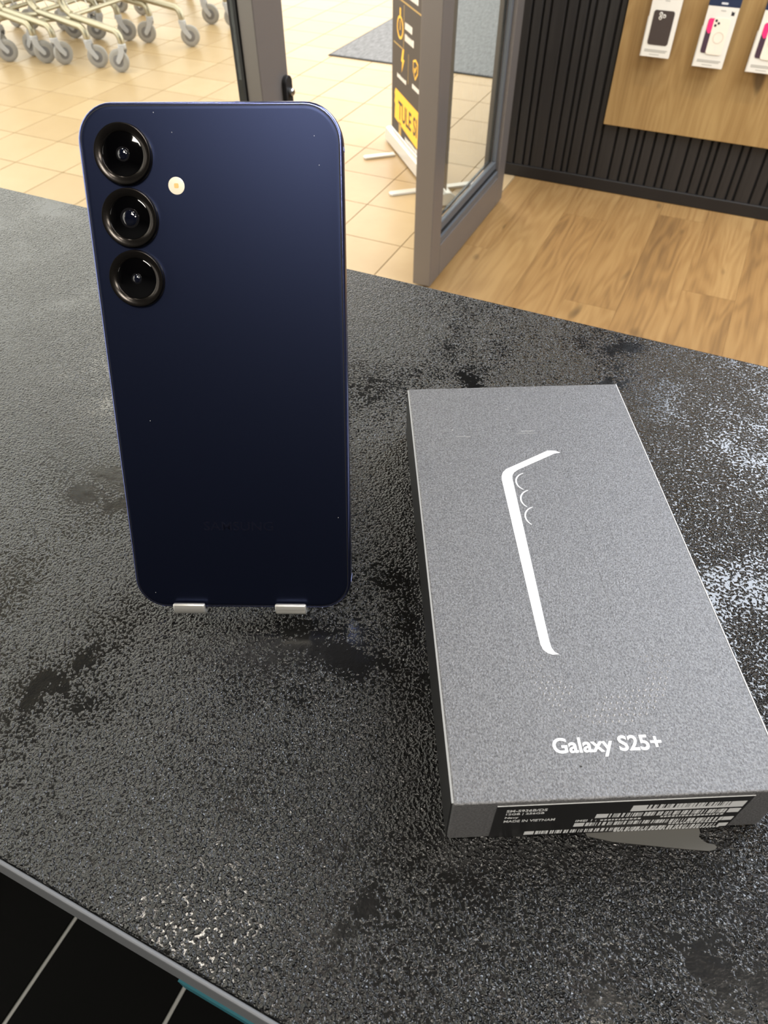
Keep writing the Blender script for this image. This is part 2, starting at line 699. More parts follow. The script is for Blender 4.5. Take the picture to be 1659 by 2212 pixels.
# warm display spots on the shop ceiling aimed at the slat wall
for (px, ax, wh) in ((-.35, -.42, 'leftmost'), (.35, .1, 'middle'), (1.05, .9, 'rightmost')):
    r_ = empty('ceiling_spot', (px, 2.55, 3.0))
    tag(r_, wh + ' small black ceiling spotlight aimed at the oak display board', 'light', 'display spotlights')
    d = Vector((ax - px, WY - 2.55, .62 - 2.85)).normalized()
    up = Vector((0, 0, -.02))
    MB().tube([(0, 0, 0), (0, 0, -.09)], .012, 10).build('stem', 'spot_black', r_)
    c = Vector((0, 0, -.11))
    MB().tube([c - d * .05, c + d * .06], .035, 16).build('head', 'spot_black', r_, smooth=True)
    MB().tube([c + d * .061, c + d * .064], .028, 16).build('lens', 'spot_lens', r_)
    l = bpy.data.lights.new('spot_light', 'SPOT')
    l.energy = SPOT_W
    l.spot_size = math.radians(64)
    l.spot_blend = .6
    l.shadow_soft_size = .03
    l.color = (1.0, .84, .62)
    lo = bpy.data.objects.new('spot_light', l)
    COL.objects.link(lo)
    lo.parent = r_
    lo.location = c + d * .07
    lo.rotation_euler = d.to_track_quat('-Z', 'Y').to_euler()

# ---- glass front of the shop: fixed frame at the left of the doorway
gf = tag(empty('window_1', (-.90, 0, 0)), 'fixed glass panel whose dark metal post carries a lock plate', kind='structure')
# post seen end-on and from the shop side
MB().box((-.010, 1.322, .0), (.025, 1.424, 2.26)).build('post', 'bronze_frame', gf, bevel=.002)
MB().box((-.028, 1.318, .0), (-.0102, 1.416, 2.26)).build('gasket', 'gasket_black', gf)
MB().box((-.022, -.6, .09), (-.016, 1.3175, 2.18)).build('pane', 'pane_glass', gf)
MB().box((-.035, -.6, 0), (.02, 1.3165, .09)).build('bottom_rail', 'bronze_frame', gf, bevel=.002)
MB().box((-.035, -.6, 2.18), (.02, 1.3165, 2.26)).build('top_rail', 'bronze_frame', gf, bevel=.002)
MB().box((-.055, -.7, 0), (.025, -.6, 2.26)).build('post', 'bronze_frame', gf, bevel=.002)
lk = MB()
lk.prism(rrect(.026, .15, .0129, 8), lambda u, v, t: (t, u, v), 0, .010)
lp = lk.build('lock_plate', 'gasket_black', gf, bevel=.002, loc=(.0255, 1.409, .868))
for z in (.045, .008, -.03):
    MB().lathe([(.0035, 0), (.0072, .0), (.0072, .006), (.005, .008)], lambda x, y, h: (h, x, y), 14).build('screw', 'steel', lp, loc=(.0105, .001, z), smooth=True)

# ---- glass door leaf standing open along the glass line
dr = tag(empty('glass_door', (-.912, 0, 0)), 'framed glass door leaf standing open between tiled and oak floor', 'door')
XA, XB = -.032, .037            # outer and shop face of the leaf
MB().box((XA, 2.300, .012), (XB, 2.392, 2.2)).build('stile', 'bronze_frame', dr, bevel=.003)
MB().box((XA, 3.06, .012), (XB, 3.152, 2.2)).build('stile', 'bronze_frame', dr, bevel=.003)
MB().box((XA, 2.3925, .012), (XB, 3.0595, .135)).build('bottom_rail', 'bronze_frame', dr, bevel=.003)
MB().box((XA, 2.3925, 2.08), (XB, 3.0595, 2.2)).build('top_rail', 'bronze_frame', dr, bevel=.003)
for (z0, z1, sgn) in ((.1352, .163, 1), (2.052, 2.0798, -1)):
    MB().box((.012, 2.3925, z0), (.034, 3.0595, z1)).build('glazing_bead', 'grey_bead', dr, bevel=.004)
for (z0, z1) in ((.1632, .1695), (2.0455, 2.0518)):
    MB().box((.010, 2.3925, z0), (.026, 3.0595, z1)).build('gasket', 'gasket_black', dr)
for (z0, z1) in ((.1697, .203), (2.012, 2.0453)):
    MB().box((.004, 2.3925, z0), (.022, 3.0595, z1)).build('glazing_bead', 'grey_bead', dr, bevel=.004)
for (y0, y1) in ((2.3922, 2.410), (3.042, 3.0598)):
    MB().box((.004, y0, .2032), (.022, y1, 2.0118)).build('glazing_bead', 'grey_bead', dr, bevel=.003)
mb = MB().box((-.006, 2.4105, .2032), (.0035, 3.0415, .209)).box((-.006, 2.4105, 2.006), (.0035, 3.0415, 2.0118))
mb.box((-.006, 2.4105, .209), (.0035, 2.418, 2.006)).box((-.006, 3.034, .209), (.0035, 3.0415, 2.006))
mb.build('gasket', 'gasket_black', dr)
MB().box((-.005, 2.4185, .2095), (.0025, 3.0335, 2.0055)).build('pane', 'pane_glass', dr)
# overhead track that carries the leaf
tag(MB().box((-.965, 1.43, 2.203), (-.862, 3.34, 2.258)).build('trim_1', 'bronze_frame', bevel=.003), 'dark metal track above the doorway', kind='structure')

# ================================================================== THE COUNTER
CX0, CX1, CY0, CY1 = -.84, 1.7, .0155, .3605
ct = empty('counter', (0, 0, 0))
tag(ct, 'narrow black counter with rough textured top carrying phone and box', 'counter')
MB().box((CX0, CY0, TZ - .026), (CX1, CY1, TZ)).build('counter_top', 'black_textured_laminate', ct, bevel=.0012, seg=3)
o = MB().box((CX0, CY0 - .0014, TZ - .0262), (CX1, CY0 - .0001, TZ - .0008)).build('edge_band', 'counter_edge_band', ct, bevel=.0005)
tag(o, 'grey edge band')
o = MB().box((-.072, CY0 - .002, TZ - .036), (CX1, CY0 + .0002, TZ - .0265)).build('protective_film', 'teal_film', ct)
tag(o, 'teal strip of film left under the edge')
MB().box((CX0 + .02, .17, .08), (CX1, .335, TZ - .0262)).build('carcass', 'black_carcass', ct)
MB().box((CX0 + .02, .20, 0), (CX1, .31, .08)).build('plinth', 'black_carcass', ct)

# ================================================================== THE PHONE
PO = Vector((-.10714, .11417, 1.19124))
RX = Vector((.91403, .40555, .00870)).normalized()
RY = Vector((-.35799, .81654, -.45288))
RY = (RY - RX * RY.dot(RX)).normalized()
RZ = RX.cross(RY)
PM = Matrix(((RX.x, RY.x, RZ.x, PO.x), (RX.y, RY.y, RZ.y, PO.y), (RX.z, RY.z, RZ.z, PO.z), (0, 0, 0, 1)))
ph = empty('smartphone', mat=PM)
tag(ph, 'navy blue smartphone propped upright with its three-camera back showing', 'phone')
PW, PH, PD = .0758, .1584, .0073
CR = .0108


def outline(inset, y, n=10):
    return [(x, y, z + PH / 2) for x, z in rrect(PW - 2 * inset, PH - 2 * inset, CR - inset, n)]


MB().loops([outline(i * .001, y * .001) for i, y in ((1.25, .28), (1.0, .10), (.72, .10), (.45, .22), (.2, .55), (.05, 1.1), (0, 1.9), (0, 5.4), (.05, 6.2), (.2, 6.75), (.45, 7.1), (.9, 7.28), (1.2, 7.3))]).build('frame', 'navy_frame', ph, smooth=True)
MB().loops([outline(i * .001, y * .001) for i, y in ((1.02, .09), (1.02, .03), (1.5, .03))]).build('reflection_line', 'reflection_black', ph)  # black plate drawing the dark reflection line around the back panel
MB().loops([outline(i * .001, y * .001) for i, y in ((1.35, .20), (1.22, .0), (1.26, -.10), (1.5, -.16), (2.2, -.17))]).build('back_panel', 'navy_matt_glass', ph, smooth=True)
MB().loops([outline(i * .001, y * .001) for i, y in ((1.3, 7.2), (1.3, 7.36), (1.7, 7.42))]).build('screen', 'screen_black', ph)

# antenna bands and side keys
ab = 'antenna_band'
for z in (.1464, .0106):
    MB().box((.03768, .0012, z - .0005), (.03795, .0061, z + .0005)).build('antenna_band', ab, ph)
    MB().box((-.03795, .0012, z - .0005), (-.03768, .0061, z + .0005)).build('antenna_band', ab, ph)
MB().box((.0077, .0012, .15822), (.0088, .0061, .15848)).build('antenna_band', ab, ph)
for x in (-.0292, .0252):
    MB().box((x - .0005, .0012, -.00008), (x + .0005, .0061, .0002)).build('antenna_band', ab, ph)
MB().prism(rrect(.0022, .020, .001, 5), lambda u, v, t: (t, .0036 + u, .098 + v), -.03785, -.03825).build('volume_key', 'navy_frame', ph, smooth=True)

# three cameras
for cz, kind in ((.1449, 0), (.12805, 1), (.1112, 2)):
    fn = lambda x, y, h: (-.02475 + x, -h, cz + y)
    mm = .001
    ring = MB().lathe([(5.6 * mm, .1 * mm), (8.2 * mm, .1 * mm), (8.2 * mm, .35 * mm), (8.05 * mm, .5 * mm), (8.05 * mm, 1.95 * mm), (7.95 * mm, 2.15 * mm), (7.75 * mm, 2.2 * mm), (6.05 * mm, 1.62 * mm), (5.9 * mm, 1.5 * mm), (5.75 * mm, 1.1 * mm)], fn, 56).build('camera_ring', 'ring_black', ph, smooth=True)
    lens = MB().lathe([(5.78 * mm, .9 * mm), (5.74 * mm, 1.32 * mm), (5.6 * mm, 1.36 * mm)], fn, 48).build('lens_glass', 'lens_black', ring, smooth=True)
    rr = (1.75, 2.5, 1.4)[kind] * mm
    # faint barrel circle and lens element under the cover glass
    MB().lathe([(rr * 1.1, 1.36 * mm), (rr * 1.1, 1.40 * mm), (rr * .86, 1.40 * mm), (rr * .86, 1.36 * mm)], fn, 36).build('barrel', 'lens_barrel', lens, smooth=True)
    MB().lathe([(rr * .85, 1.35 * mm), (rr * .8, 1.45 * mm), (rr * .55, 1.62 * mm), (rr * .25, 1.70 * mm), (rr * .02, 1.72 * mm)], fn, 32).build('lens_element', 'lens_blue', lens, smooth=True)
fl = MB().lathe([(2.35e-3, 0), (2.35e-3, .22e-3), (2.1e-3, .27e-3)], lambda x, y, h: (-.01055 + x, -h, .1367 + y), 36).build('flash', 'flash_cream', ph, smooth=True)
MB().prism(rrect(.0013, .0013, .0003, 3), lambda u, v, t: (-.01055 + u, -t, .1367 + v), .27e-3, .30e-3).build('flash_chip', 'flash_chip', fl)
# lettering low on the back
text_on('lettering', 'SAMSUNG', .004, 'letter_dark', ph, lambda u, v, t: (-.0118 + u, -.00018 - t, .0296 + v), width=.0236, height=.0032, extrude=.00002, offset=.00002)
# dust specks
for (u, v) in ((-.0152, .1555), (.0298, .1495), (.0310, .1420), (-.0105, .1505), (-.026, .0675), (.034, .0345), (-.031, .006)):
    MB().lathe([(.0001, .17e-3), (.0001, .19e-3), (.00004, .21e-3)], lambda x, y, h: (u + x, -h, v + y * 1.4), 6).build('dust_speck', 'label_white', ph)

# ================================================================== PHONE STAND (aluminium, mostly hidden by the phone)
SO = Vector((PO.x, PO.y, TZ)) + Vector((RY.x, RY.y, 0)).normalized() * .02
st = empty('phone_stand', SO)
tag(st, 'small silver aluminium stand with two hooks holding the phone', 'stand')


def SP(x, y, z):                                  # phone frame -> stand frame
    return PO + RX * x + RY * y + RZ * z - SO


def sheet(mb, pts, x0, x1, t=None):
    """bent sheet: closed profile in (y, z) swept over x"""
    mb.prism(pts, lambda y, z, x: SP(x, y, z), x0, x1)


def hook_profile():
    ins, outs = [], []
    y0, y1 = -.0009, .0077                       # inside faces: lip and back
    zb = -.0006                                   # inside floor
    th = .0016
    R = .0016
    path = [(y0, .0026), (y0, zb + R)]
    for k in range(1, 5):
        a = math.pi + (math.pi / 2) * k / 4
        path.append((y0 + R + R * math.cos(a), zb + R + R * math.sin(a)))
    path += [(y1 - R, zb)]
    for k in range(1, 5):
        a = -math.pi / 2 + (math.pi / 2) * k / 4
        path.append((y1 - R + R * math.cos(a), zb + R + R * math.sin(a)))
    path.append((y1, .012))
    outp = [(y0 - th, .0026), (y0 - th, zb + R)]
    for k in range(1, 5):
        a = math.pi + (math.pi / 2) * k / 4
        outp.append((y0 + R + (R + th) * math.cos(a), zb + R + (R + th) * math.sin(a)))
    outp.append((y1 - R, zb - th))
    for k in range(1, 5):
        a = -math.pi / 2 + (math.pi / 2) * k / 4
        outp.append((y1 - R + (R + th) * math.cos(a), zb + R + (R + th) * math.sin(a)))
    outp.append((y1 + th, .012))
    return path + outp[::-1]


hp = hook_profile()
for (x0, x1) in ((-.0248, -.0135), (.0111, .0221)):
    mb = MB()
    sheet(mb, hp, x0, x1)
    mb.build('hook', 'brushed_aluminium', st, smooth=True, bevel=.0006, seg=3)
MB().prism(rrect(.056, .082, .008, 6, -.0018, .053), lambda x, z, y: SP(x, y, z), .0077, .0093).build('back_plate', 'brushed_aluminium', st, bevel=.0004)
# foot plate on the counter and the strut between
hx = Vector((RX.x, RX.y, 0)).normalized()
hy = Vector((-hx.y, hx.x, 0))
B0 = Vector((0, 0, 0))


def HP(x, y, z):
    return B0 + hx * x + hy * y + Vector((0, 0, z))


MB().prism(rrect(.060, .080, .008, 6, -.0018, .052), lambda x, y, z: HP(x, y, z), .0002, .0024).build('foot_plate', 'brushed_aluminium', st, bevel=.0004)
a0, a1 = SP(-.0018, .0096, .052), HP(-.0018, .076, .0026)
d = (a1 - a0).normalized()
nn = d.cross(hx).normalized()
mb = MB()
mb.add([a0 + hx * sx * .018 + nn * sn * .0009 for sx in (-1, 1) for sn in (-1, 1)] + [a1 + hx * sx * .018 + nn * sn * .0009 for sx in (-1, 1) for sn in (-1, 1)],
       [(0, 1, 3, 2), (4, 6, 7, 5), (0, 4, 5, 1), (2, 3, 7, 6), (1, 5, 7, 3), (0, 2, 6, 4)])
mb.build('strut', 'brushed_aluminium', st, bevel=.0003)

# ================================================================== THE BOX
BA = math.radians(27.2766)
BL = Vector((-.01417, .07383, TZ))
BW, BLEN, BH = .0918, .180, .02583
bx = empty('phone_box', mat=Matrix.Translation(BL) @ Matrix.Rotation(BA, 4, 'Z'))
tag(bx, 'charcoal grey phone carton lying flat with white outline print', 'box')
bm_ = MB().box((.0006, 0, .0004), (BW, BLEN, BH))
MB().box((0.0003, 0, .0004), (BW, BLEN, BH)).build('lid', 'charcoal_paper', bx, bevel=.0006, seg=3)
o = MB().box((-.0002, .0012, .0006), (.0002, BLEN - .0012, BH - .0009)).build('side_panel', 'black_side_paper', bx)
tag(o, 'plain black side of the carton')


def top(u, v, t):
    return (u, v, BH + .00002 + t)


MMS = .001
icon = [(53.1, 137.7), (55.9, 137.5), (57.9, 136.3), (55.5, 135.9), (39.6, 127.4), (37.6, 125.8), (36.7, 124.2), (36.4, 122.3), (36.1, 80.2), (35.9, 57.5), (35.9, 49.6), (36.1, 47.0), (36.8, 45.4), (38.0, 44.6), (36.0, 44.5), (34.5, 45.2), (33.4, 46.4), (32.9, 48.3), (32.6, 80.0), (32.3, 121.9), (32.5, 123.9), (33.3, 126.0), (34.9, 127.8)]
MB().prism([(a * MMS, b * MMS) for a, b in icon], top, 0, .00005).build('printed_outline', 'white_print', bx)
for arc in (((41.1, 125.2), (37.6, 121.3), (39.6, 116.4)), ((41.3, 115.9), (37.8, 112.0), (39.4, 107.3)), ((41.4, 107.2), (37.9, 103.2), (39.5, 98.5))):
    (ax, ay), (bx_, by_), (cx_, cy_) = arc
    # circle through three points
    dd = 2 * (ax * (by_ - cy_) + bx_ * (cy_ - ay) + cx_ * (ay - by_))
    ux = ((ax * ax + ay * ay) * (by_ - cy_) + (bx_ * bx_ + by_ * by_) * (cy_ - ay) + (cx_ * cx_ + cy_ * cy_) * (ay - by_)) / dd
    uy = ((ax * ax + ay * ay) * (cx_ - bx_) + (bx_ * bx_ + by_ * by_) * (ax - cx_) + (cx_ * cx_ + cy_ * cy_) * (bx_ - ax)) / dd
    R = math.hypot(ax - ux, ay - uy)
    A0 = math.atan2(ay - uy, ax - ux)
    A1 = math.atan2(cy_ - uy, cx_ - ux)
    if A1 < A0:
        A1 += 2 * math.pi
    K = 14
    po, pi_ = [], []
    for k in range(K + 1):
        a = A0 + (A1 - A0) * k / K
        wdt = .42 * math.sin(math.pi * (k / K)) ** .6 + .12
        po.append((ux + (R + wdt / 2) * math.cos(a), uy + (R + wdt / 2) * math.sin(a)))
        pi_.append((ux + (R - wdt / 2) * math.cos(a), uy + (R - wdt / 2) * math.sin(a)))
    MB().prism([(a * MMS, b * MMS) for a, b in po + pi_[::-1]], top, 0, .00005).build('printed_arc', 'white_print', bx)
text_on('lettering', 'Galaxy S25+', .0055, 'white_print', bx, lambda u, v, t: top(.0299 + u, .0115 + v, .00003 + t), width=.0309, extrude=.00002, offset=.0001)
MB().box((BW - .00025, .0006, BH - .0007), (BW + .0001, BLEN - .0006, BH + .00006)).build('pale_edge', 'paper_edge', bx)  # pale strip along the right top edge
MB().box((-.0001, .0006, BH - .0006), (.0005, BLEN - .0006, BH - .0002)).build('pale_edge', 'grey_edge', bx)  # grey strip along the left top edge
# scuffed crease lines and embossed dots
MB().box((.0584, .056, BH), (.0586, .136, BH + .00006)).build('crease', 'charcoal_paper', bx)
mb = MB()
rng = random.Random(3)
for i in range(26):
    for j in range(22):
        u = 25 + i * 1.9 + (j % 2) * .95
        v = 20 + j * 1.9
        ex, ey = (u - 48.5) / 23.5, (v - 45) / 24.
        rr = math.hypot(ex, ey)
        pat_ = math.sin(u * .33 + v * .12) + math.sin(v * .45 - u * .2)
        if .62 < rr < 1.0 and v < 44 and (pat_ > -.5 or rr > .9):
            s_ = .42 if v < 36 else .34
            mb.lathe([(s_ * MMS * 1.15, -.00002), (s_ * MMS * .85, .0001), (s_ * MMS * .4, .00018)], lambda x, y, h: (u * MMS + x, v * MMS + y, BH + h), 7)
tag(mb.build('embossed_dots', 'glint_paper', bx, smooth=True), kind='stuff')
for (u, v, w_, h_) in ((.0162, .1515, .0007, .0007), (.0175, .1475, .006, .0003), (.0445, .1497, .005, .0004), (.042, .1484, .009, .0002), (.0402, .164, .0014, .0004)):
    MB().box((u, v, BH), (u + w_, v + h_, BH + .00004)).build('scuff', 'grey_edge', bx)
MB().lathe([(.0004, 0), (.0003, .0001), (.0001, .0002)], lambda x, y, h: (.0365 + x, .0090 + y * .6, BH + h), 7).build('speck', 'label_black', bx)
# front sticker
LB_ = MB().box((.0123, -.00018, BH - .0256), (.0825, .0, BH - .0022)).build('label_sticker', 'label_black', bx)
tag(LB_, 'black sticker with barcodes on the front end')


def fr_(u, v, t):                                # front face, millimetres from the top-left edge
    return (u * MMS, -.00018 - t, BH + v * MMS)


for (txt, u, v, w_) in (('SM-S936B/DS', 15.2, -6.6, 11.2), ('12GB | 256GB', 15.3, -9.0, 10.6), ('Navy', 15.3, -11.6, 3.8), ('MADE IN VIETNAM', 15.3, -14.1, 14.4)):
    text_on('lettering', txt, 2., 'label_white', LB_, lambda a, b, t: fr_(u + a, v + b, t), width=w_, height=1.7, extrude=.00002, offset=.03)
text_on('lettering', 'IMEI 1 :', 2., 'label_white', LB_, lambda a, b, t: fr_(35.9 + a, -16.0 + b, t), width=6.0, height=1.5, extrude=.00002, offset=.03)
rng = random.Random(11)


def barcode(u0, u1, v0, v1, quiet):
    mb = MB()
    mb.prism([(u0, v0), (u0 + quiet, v0), (u0 + quiet, v1), (u0, v1)], fr_, 0, .00003)
    mb.prism([(u1 - quiet, v0), (u1, v0), (u1, v1), (u1 - quiet, v1)], fr_, 0, .00003)
    u = u0 + quiet + .45
    while u < u1 - quiet - .9:
        w_ = rng.choice((.22, .22, .44, .66, .9))
        mb.prism([(u, v0), (u + w_, v0), (u + w_, v1), (u, v1)], fr_, 0, .00003)
        u += w_ + rng.choice((.2, .2, .4, .6))
    mb.build('barcode', 'label_white', LB_)


mb = MB()
mb.prism([(50.0, -9.6), (81.6, -9.6), (81.6, -8.3), (50, -8.3)], fr_, 0, .00003)
mb.build('barcode_base', 'label_white', LB_)
barcode(50.0, 81.6, -8.3, -5.6, 4.2)
barcode(41.0, 81.8, -13.6, -10.8, 3.4)
barcode(36.0, 81.9, -19.6, -17.0, 2.9)
barcode(22.4, 82.0, -24.4, -21.9, 2.8)
# tiny unreadable digits between the bars
mb = MB()
for (u0, u1, v) in ((43., 54.5, -15.9), (60., 78., -15.2), (64., 78., -20.9), (49., 80., -25.3)):
    u = u0
    while u < u1:
        w_ = rng.choice((.5, .7, .8))
        mb.prism([(u, v), (u + w_, v), (u + w_, v + .95), (u, v + .95)], fr_, 0, .00003)
        u += w_ + .35
mb.build('small_print', 'label_white', LB_)
# white outline at the top of the sticker
MB().prism([(12.3, -2.2), (82.5, -2.2), (82.5, -1.9), (12.3, -1.9)], fr_, -.0001, .00005).build('sticker_edge', 'label_white', LB_)

# torn tab of card sticking out from beneath the carton
fl_pts = [(40.0, 3), (41.1, -1.0), (48.2, -2.9), (60, -4.6), (70, -6.0), (75.2, -6.6), (77.2, -6.3), (77.9, -5.6), (77.4, -4.9), (75.6, -4.5), (74.4, -3.7), (73.7, -2.6), (74.4, -1.4), (75, 3)]
tabM = Matrix.Translation(BL) @ Matrix.Rotation(BA, 4, 'Z')
tb = MB()
tb.prism([(a * MMS, b * MMS) for a, b in fl_pts], lambda u, v, t: (u, v, t), .00003, .00036)
tb_o = tb.build('paper_tab', 'grey_card')
tb_o.matrix_world = tabM
tag(tb_o, 'torn grey card tab sticking out from under the carton', 'paper')

# ================================================================== DISPLAY BOARD AND PACKAGES
bd = empty('display_board', (-.54, WY - .015, 0))
tag(bd, 'light oak display board mounted on the black slat wall', 'board')
MB().box((0, -.018, .285), (1.75, 0, 2.3)).build('panel', 'oak_board', bd, bevel=.001)
for i in range(5):
    for j in range(2):
        MB().tube([(.15 + i * .2025, -.019, .835 + j * .45), (.15 + i * .2025, -.16, .835 + j * .45), (.15 + i * .2025, -.165, .842 + j * .45)], .0022, 8).build('peg_hook', 'steel', bd, smooth=True)


def package(x, zb, kind, label):
    """hanging carton with its art on the front; front face towards -y"""
    YF = WY - .075
    r_ = empty('phone_case_package', (x, YF, zb))
    tag(r_, label, 'package', 'boxed phone cases hanging on the oak board')
    w, h, d_ = .1085, .247, .020
    MB().box((-w / 2, 0, 0), (w / 2, d_, .197)).build('carton', 'carton_white', r_, bevel=.001)
    nb = MB().box((-w / 2 - .0015, -.0004, .197), (w / 2 + .0015, d_, h)).build('header', 'carton_navy', r_, bevel=.001)
    MB().prism(rrect(.024, .006, .003, 5, 0, .207), lambda u, v, t: (u, -.0004 - t, v), 0, .0006).build('logo_strip', 'label_white', nb)
    MB().box((-w / 2 - .003, .004, -.001), (-w / 2 - .0006, d_ - .002, .13)).build('blister_edge', 'clear_plastic', r_)
    MB().prism(rrect(.018, .0035, .001, 3, .002, .185), lambda u, v, t: (u, -t, v), .0, .0005).build('print_line', 'print_grey', r_)
    MB().prism([(-.043, .022), (.043, .022), (.043, .026), (-.043, .026)], lambda u, v, t: (u, -t, v), 0, .0004).build('print_line', 'print_grey', r_)
    MB().prism([(-.043, .017), (.038, .017), (.038, .0205), (-.043, .0205)], lambda u, v, t: (u, -t, v), 0, .0004).build('print_line', 'print_grey', r_)
    MB().prism([(-.022, .008), (.016, .008), (.016, .0105), (-.022, .0105)], lambda u, v, t: (u, -t, v), 0, .0004).build('print_line', 'print_grey', r_)
    P2 = lambda t0: (lambda u, v, t: (u, -t0 - t, v))
    if kind == 'brown':
        cs = MB().prism(rrect(.077, .113, .009, 6, 0, .098), P2(0), 0, .0012).build('case_picture', 'case_brown', r_)
        for (u, v, rad) in ((-.010, .143, .0062), (-.010, .130, .0062), (.003, .1365, .0062)):
            MB().lathe([(rad, 0), (rad * .9, .0006)], lambda a, b, t: (u - .001 + a, -.0012 - t, v + b), 16).build('camera_print', 'carton_white', cs)
        for (u, v) in ((-.011, .143), (-.011, .130), (.002, .1365)):
            MB().lathe([(.003, 0), (.0026, .0004)], lambda a, b, t: (u + a, -.0018 - t, v + b), 12).build('camera_print', 'print_dark', cs)
    else:
        ph_ = MB().prism(rrect(.040, .112, .008, 6, -.0205, .1035), P2(0), 0, .0010).build('phone_picture', 'phone_plum', r_)
        MB().prism([(-.0402, .124), (-.0402, .151), (-.038, .157), (-.033, .1592), (-.02, .1592), (-.02, .118), (-.026, .111), (-.032, .112)], P2(.001), 0, .0003).build('screen_picture', 'phone_pink', ph_)
        cs = MB().prism(rrect(.0585, .118, .009, 6, .0085, .104), P2(.0012), 0, .0010).build('case_picture', 'case_cream', r_)
        for (u, v) in ((-.012, .153), (-.012, .138), (-.002, .1455)):
            MB().lathe([(.0046, 0), (.004, .0004)], lambda a, b, t: (u + a, -.0022 - t, v + b), 14).build('camera_print', 'print_dark', cs)
        MB().lathe([(.0165, 0), (.0165, .0005), (.0188, .0005), (.0188, 0)], lambda a, b, t: (.010 + a, -.0022 - t, .1 + b), 30, close=False).build('magnet_ring', 'case_line', cs)
        MB().box((.0085, -.0027, .058), (.0115, -.0022, .074)).build('magnet_bar', 'carton_white', cs)
        MB().prism([(.032, .172), (.043, .172), (.043, .186), (.040, .182), (.032, .186)], P2(0), 0, .0004).build('badge', 'print_dark', r_)
    return r_


package(-.392, .562, 'brown', 'white boxed phone case with a plain dark brown case pictured')
package(-.188, .549, 'cream', 'white boxed cream phone case hanging right of the brown one')
package(.008, .552, 'cream', 'white boxed cream phone case cut by the right picture edge')

# ================================================================== HALL: MAT, BANNER, CARTS
mt = empty('entrance_mat', (-2.62, 4.79, 0))
tag(mt, 'flat dark grey entrance mat on the tan tiles', 'mat')
MB().box((.012, .012, .0005), (2.2, 3.2, .009)).build('pile', 'mat_grey', mt, bevel=.003)
MB().box((0, 0, .0003), (2.22, .0115, .005)).box((0, .0115, .0003), (.0115, 3.22, .005)).build('rubber_edge', 'mat_rubber', mt)

# roll-up banner
bd_ = Vector((.659, -.752, 0)).normalized()
bn = Vector((bd_.y, -bd_.x, 0))                    # towards the camera: (-.752, -.659)
BO = Vector((-1.625, 3.612, 0))
rb = empty('rollup_banner', BO)
tag(rb, 'dark roll-up banner with yellow icons standing behind the door', 'banner')


def BP(s, z, t):                                   # along, up, towards the camera
    return bd_ * s + bn * t + Vector((0, 0, z))


BLN = .83
prof = [(-.038, .012), (-.04, .03), (-.034, .05), (-.016, .064), (.0, .066), (.018, .066), (.028, .06), (.034, .012)]
MB().prism(prof, lambda t, z, s: BP(s, z, t), 0, BLN).build('cassette', 'silver_cassette', rb, smooth=True)
for s in (0, BLN):
    k = -1 if s == 0 else 1
    MB().prism([(t * 1.04, z * 1.02 - .0005) for t, z in prof], lambda t, z, q: BP(q, z, t), s, s + k * .012).build('end_cap', 'silver_cassette', rb, bevel=.003)
for s in (.20, .64):
    MB().prism([(s - .018, .046), (s + .018, .046), (s + .018, .195), (s + .010, .205), (s - .010, .205), (s - .018, .195)], lambda a, t, z: BP(a, z, t), .001, .011).build('foot', 'silver_cassette', rb, bevel=.002)
    MB().prism([(s - .018, -.046), (s + .018, -.046), (s + .018, -.195), (s + .010, -.205), (s - .010, -.205), (s - .018, -.195)], lambda a, t, z: BP(a, z, t), .001, .011).build('foot', 'silver_cassette', rb, bevel=.002)
MB().tube([BP(BLN / 2, .08, -.03), BP(BLN / 2, 2.02, -.03)], .009, 10).build('pole', 'silver_cassette', rb, smooth=True)
MB().tube([BP(0, 2.02, 0), BP(BLN, 2.02, 0)], .012, 10).build('top_rail', 'silver_cassette', rb, smooth=True)
sh_ = MB()
sh_.prism([(.004, .07), (BLN - .004, .07), (BLN - .004, 2.02), (.004, 2.02)], lambda s, z, t: BP(s, z, t), .0005, .0015)
sheet_o = sh_.build('banner_sheet', 'banner_dark', rb)


def bprint(poly, mat, name='print_shape', t0=.0016):
    return MB().prism(poly, lambda s, z, t: BP(s, z, t0 + t), 0, .0006).build(name, mat, sheet_o)


bprint([(.055, .128), (.062, .19), (.05, .20), (.058, .225), (.052, .24), (.065, .262), (.43, .257), (.44, .252), (.44, .105), (.43, .098)], 'banner_yellow', 'yellow_block')
text_on('lettering', 'TULE SI', .1, 'banner_dark', sheet_o, lambda s, z, t: BP(.115 + s, .142 + z, .0023 + t), width=.29, height=.082, extrude=.0003, offset=.002)


def ring2(s, z, r0, r1, mat, ry=1.):
    K = 28
    o_ = [(s + r1 * math.cos(2 * math.pi * k / K), z + r1 * ry * math.sin(2 * math.pi * k / K)) for k in range(K + 1)]
    i_ = [(s + r0 * math.cos(2 * math.pi * k / K), z + r0 * ry * math.sin(2 * math.pi * k / K)) for k in range(K + 1)]
    MB().prism(o_ + i_[::-1], lambda a, b, t: BP(a, b, .0016 + t), 0, .0006).build('icon', mat, sheet_o)


# stopwatch
ring2(.125, .525, .036, .046, 'banner_yellow')
bprint([(.117, .572), (.133, .572), (.133, .600), (.117, .600)], 'banner_yellow', 'icon')
bprint([(.121, .515), (.129, .515), (.128, .553), (.122, .553)], 'banner_yellow', 'icon')
# bolt
bprint([(.158, .352), (.196, .410), (.178, .412), (.190, .452), (.168, .452), (.148, .398), (.166, .396)], 'banner_yellow', 'icon')
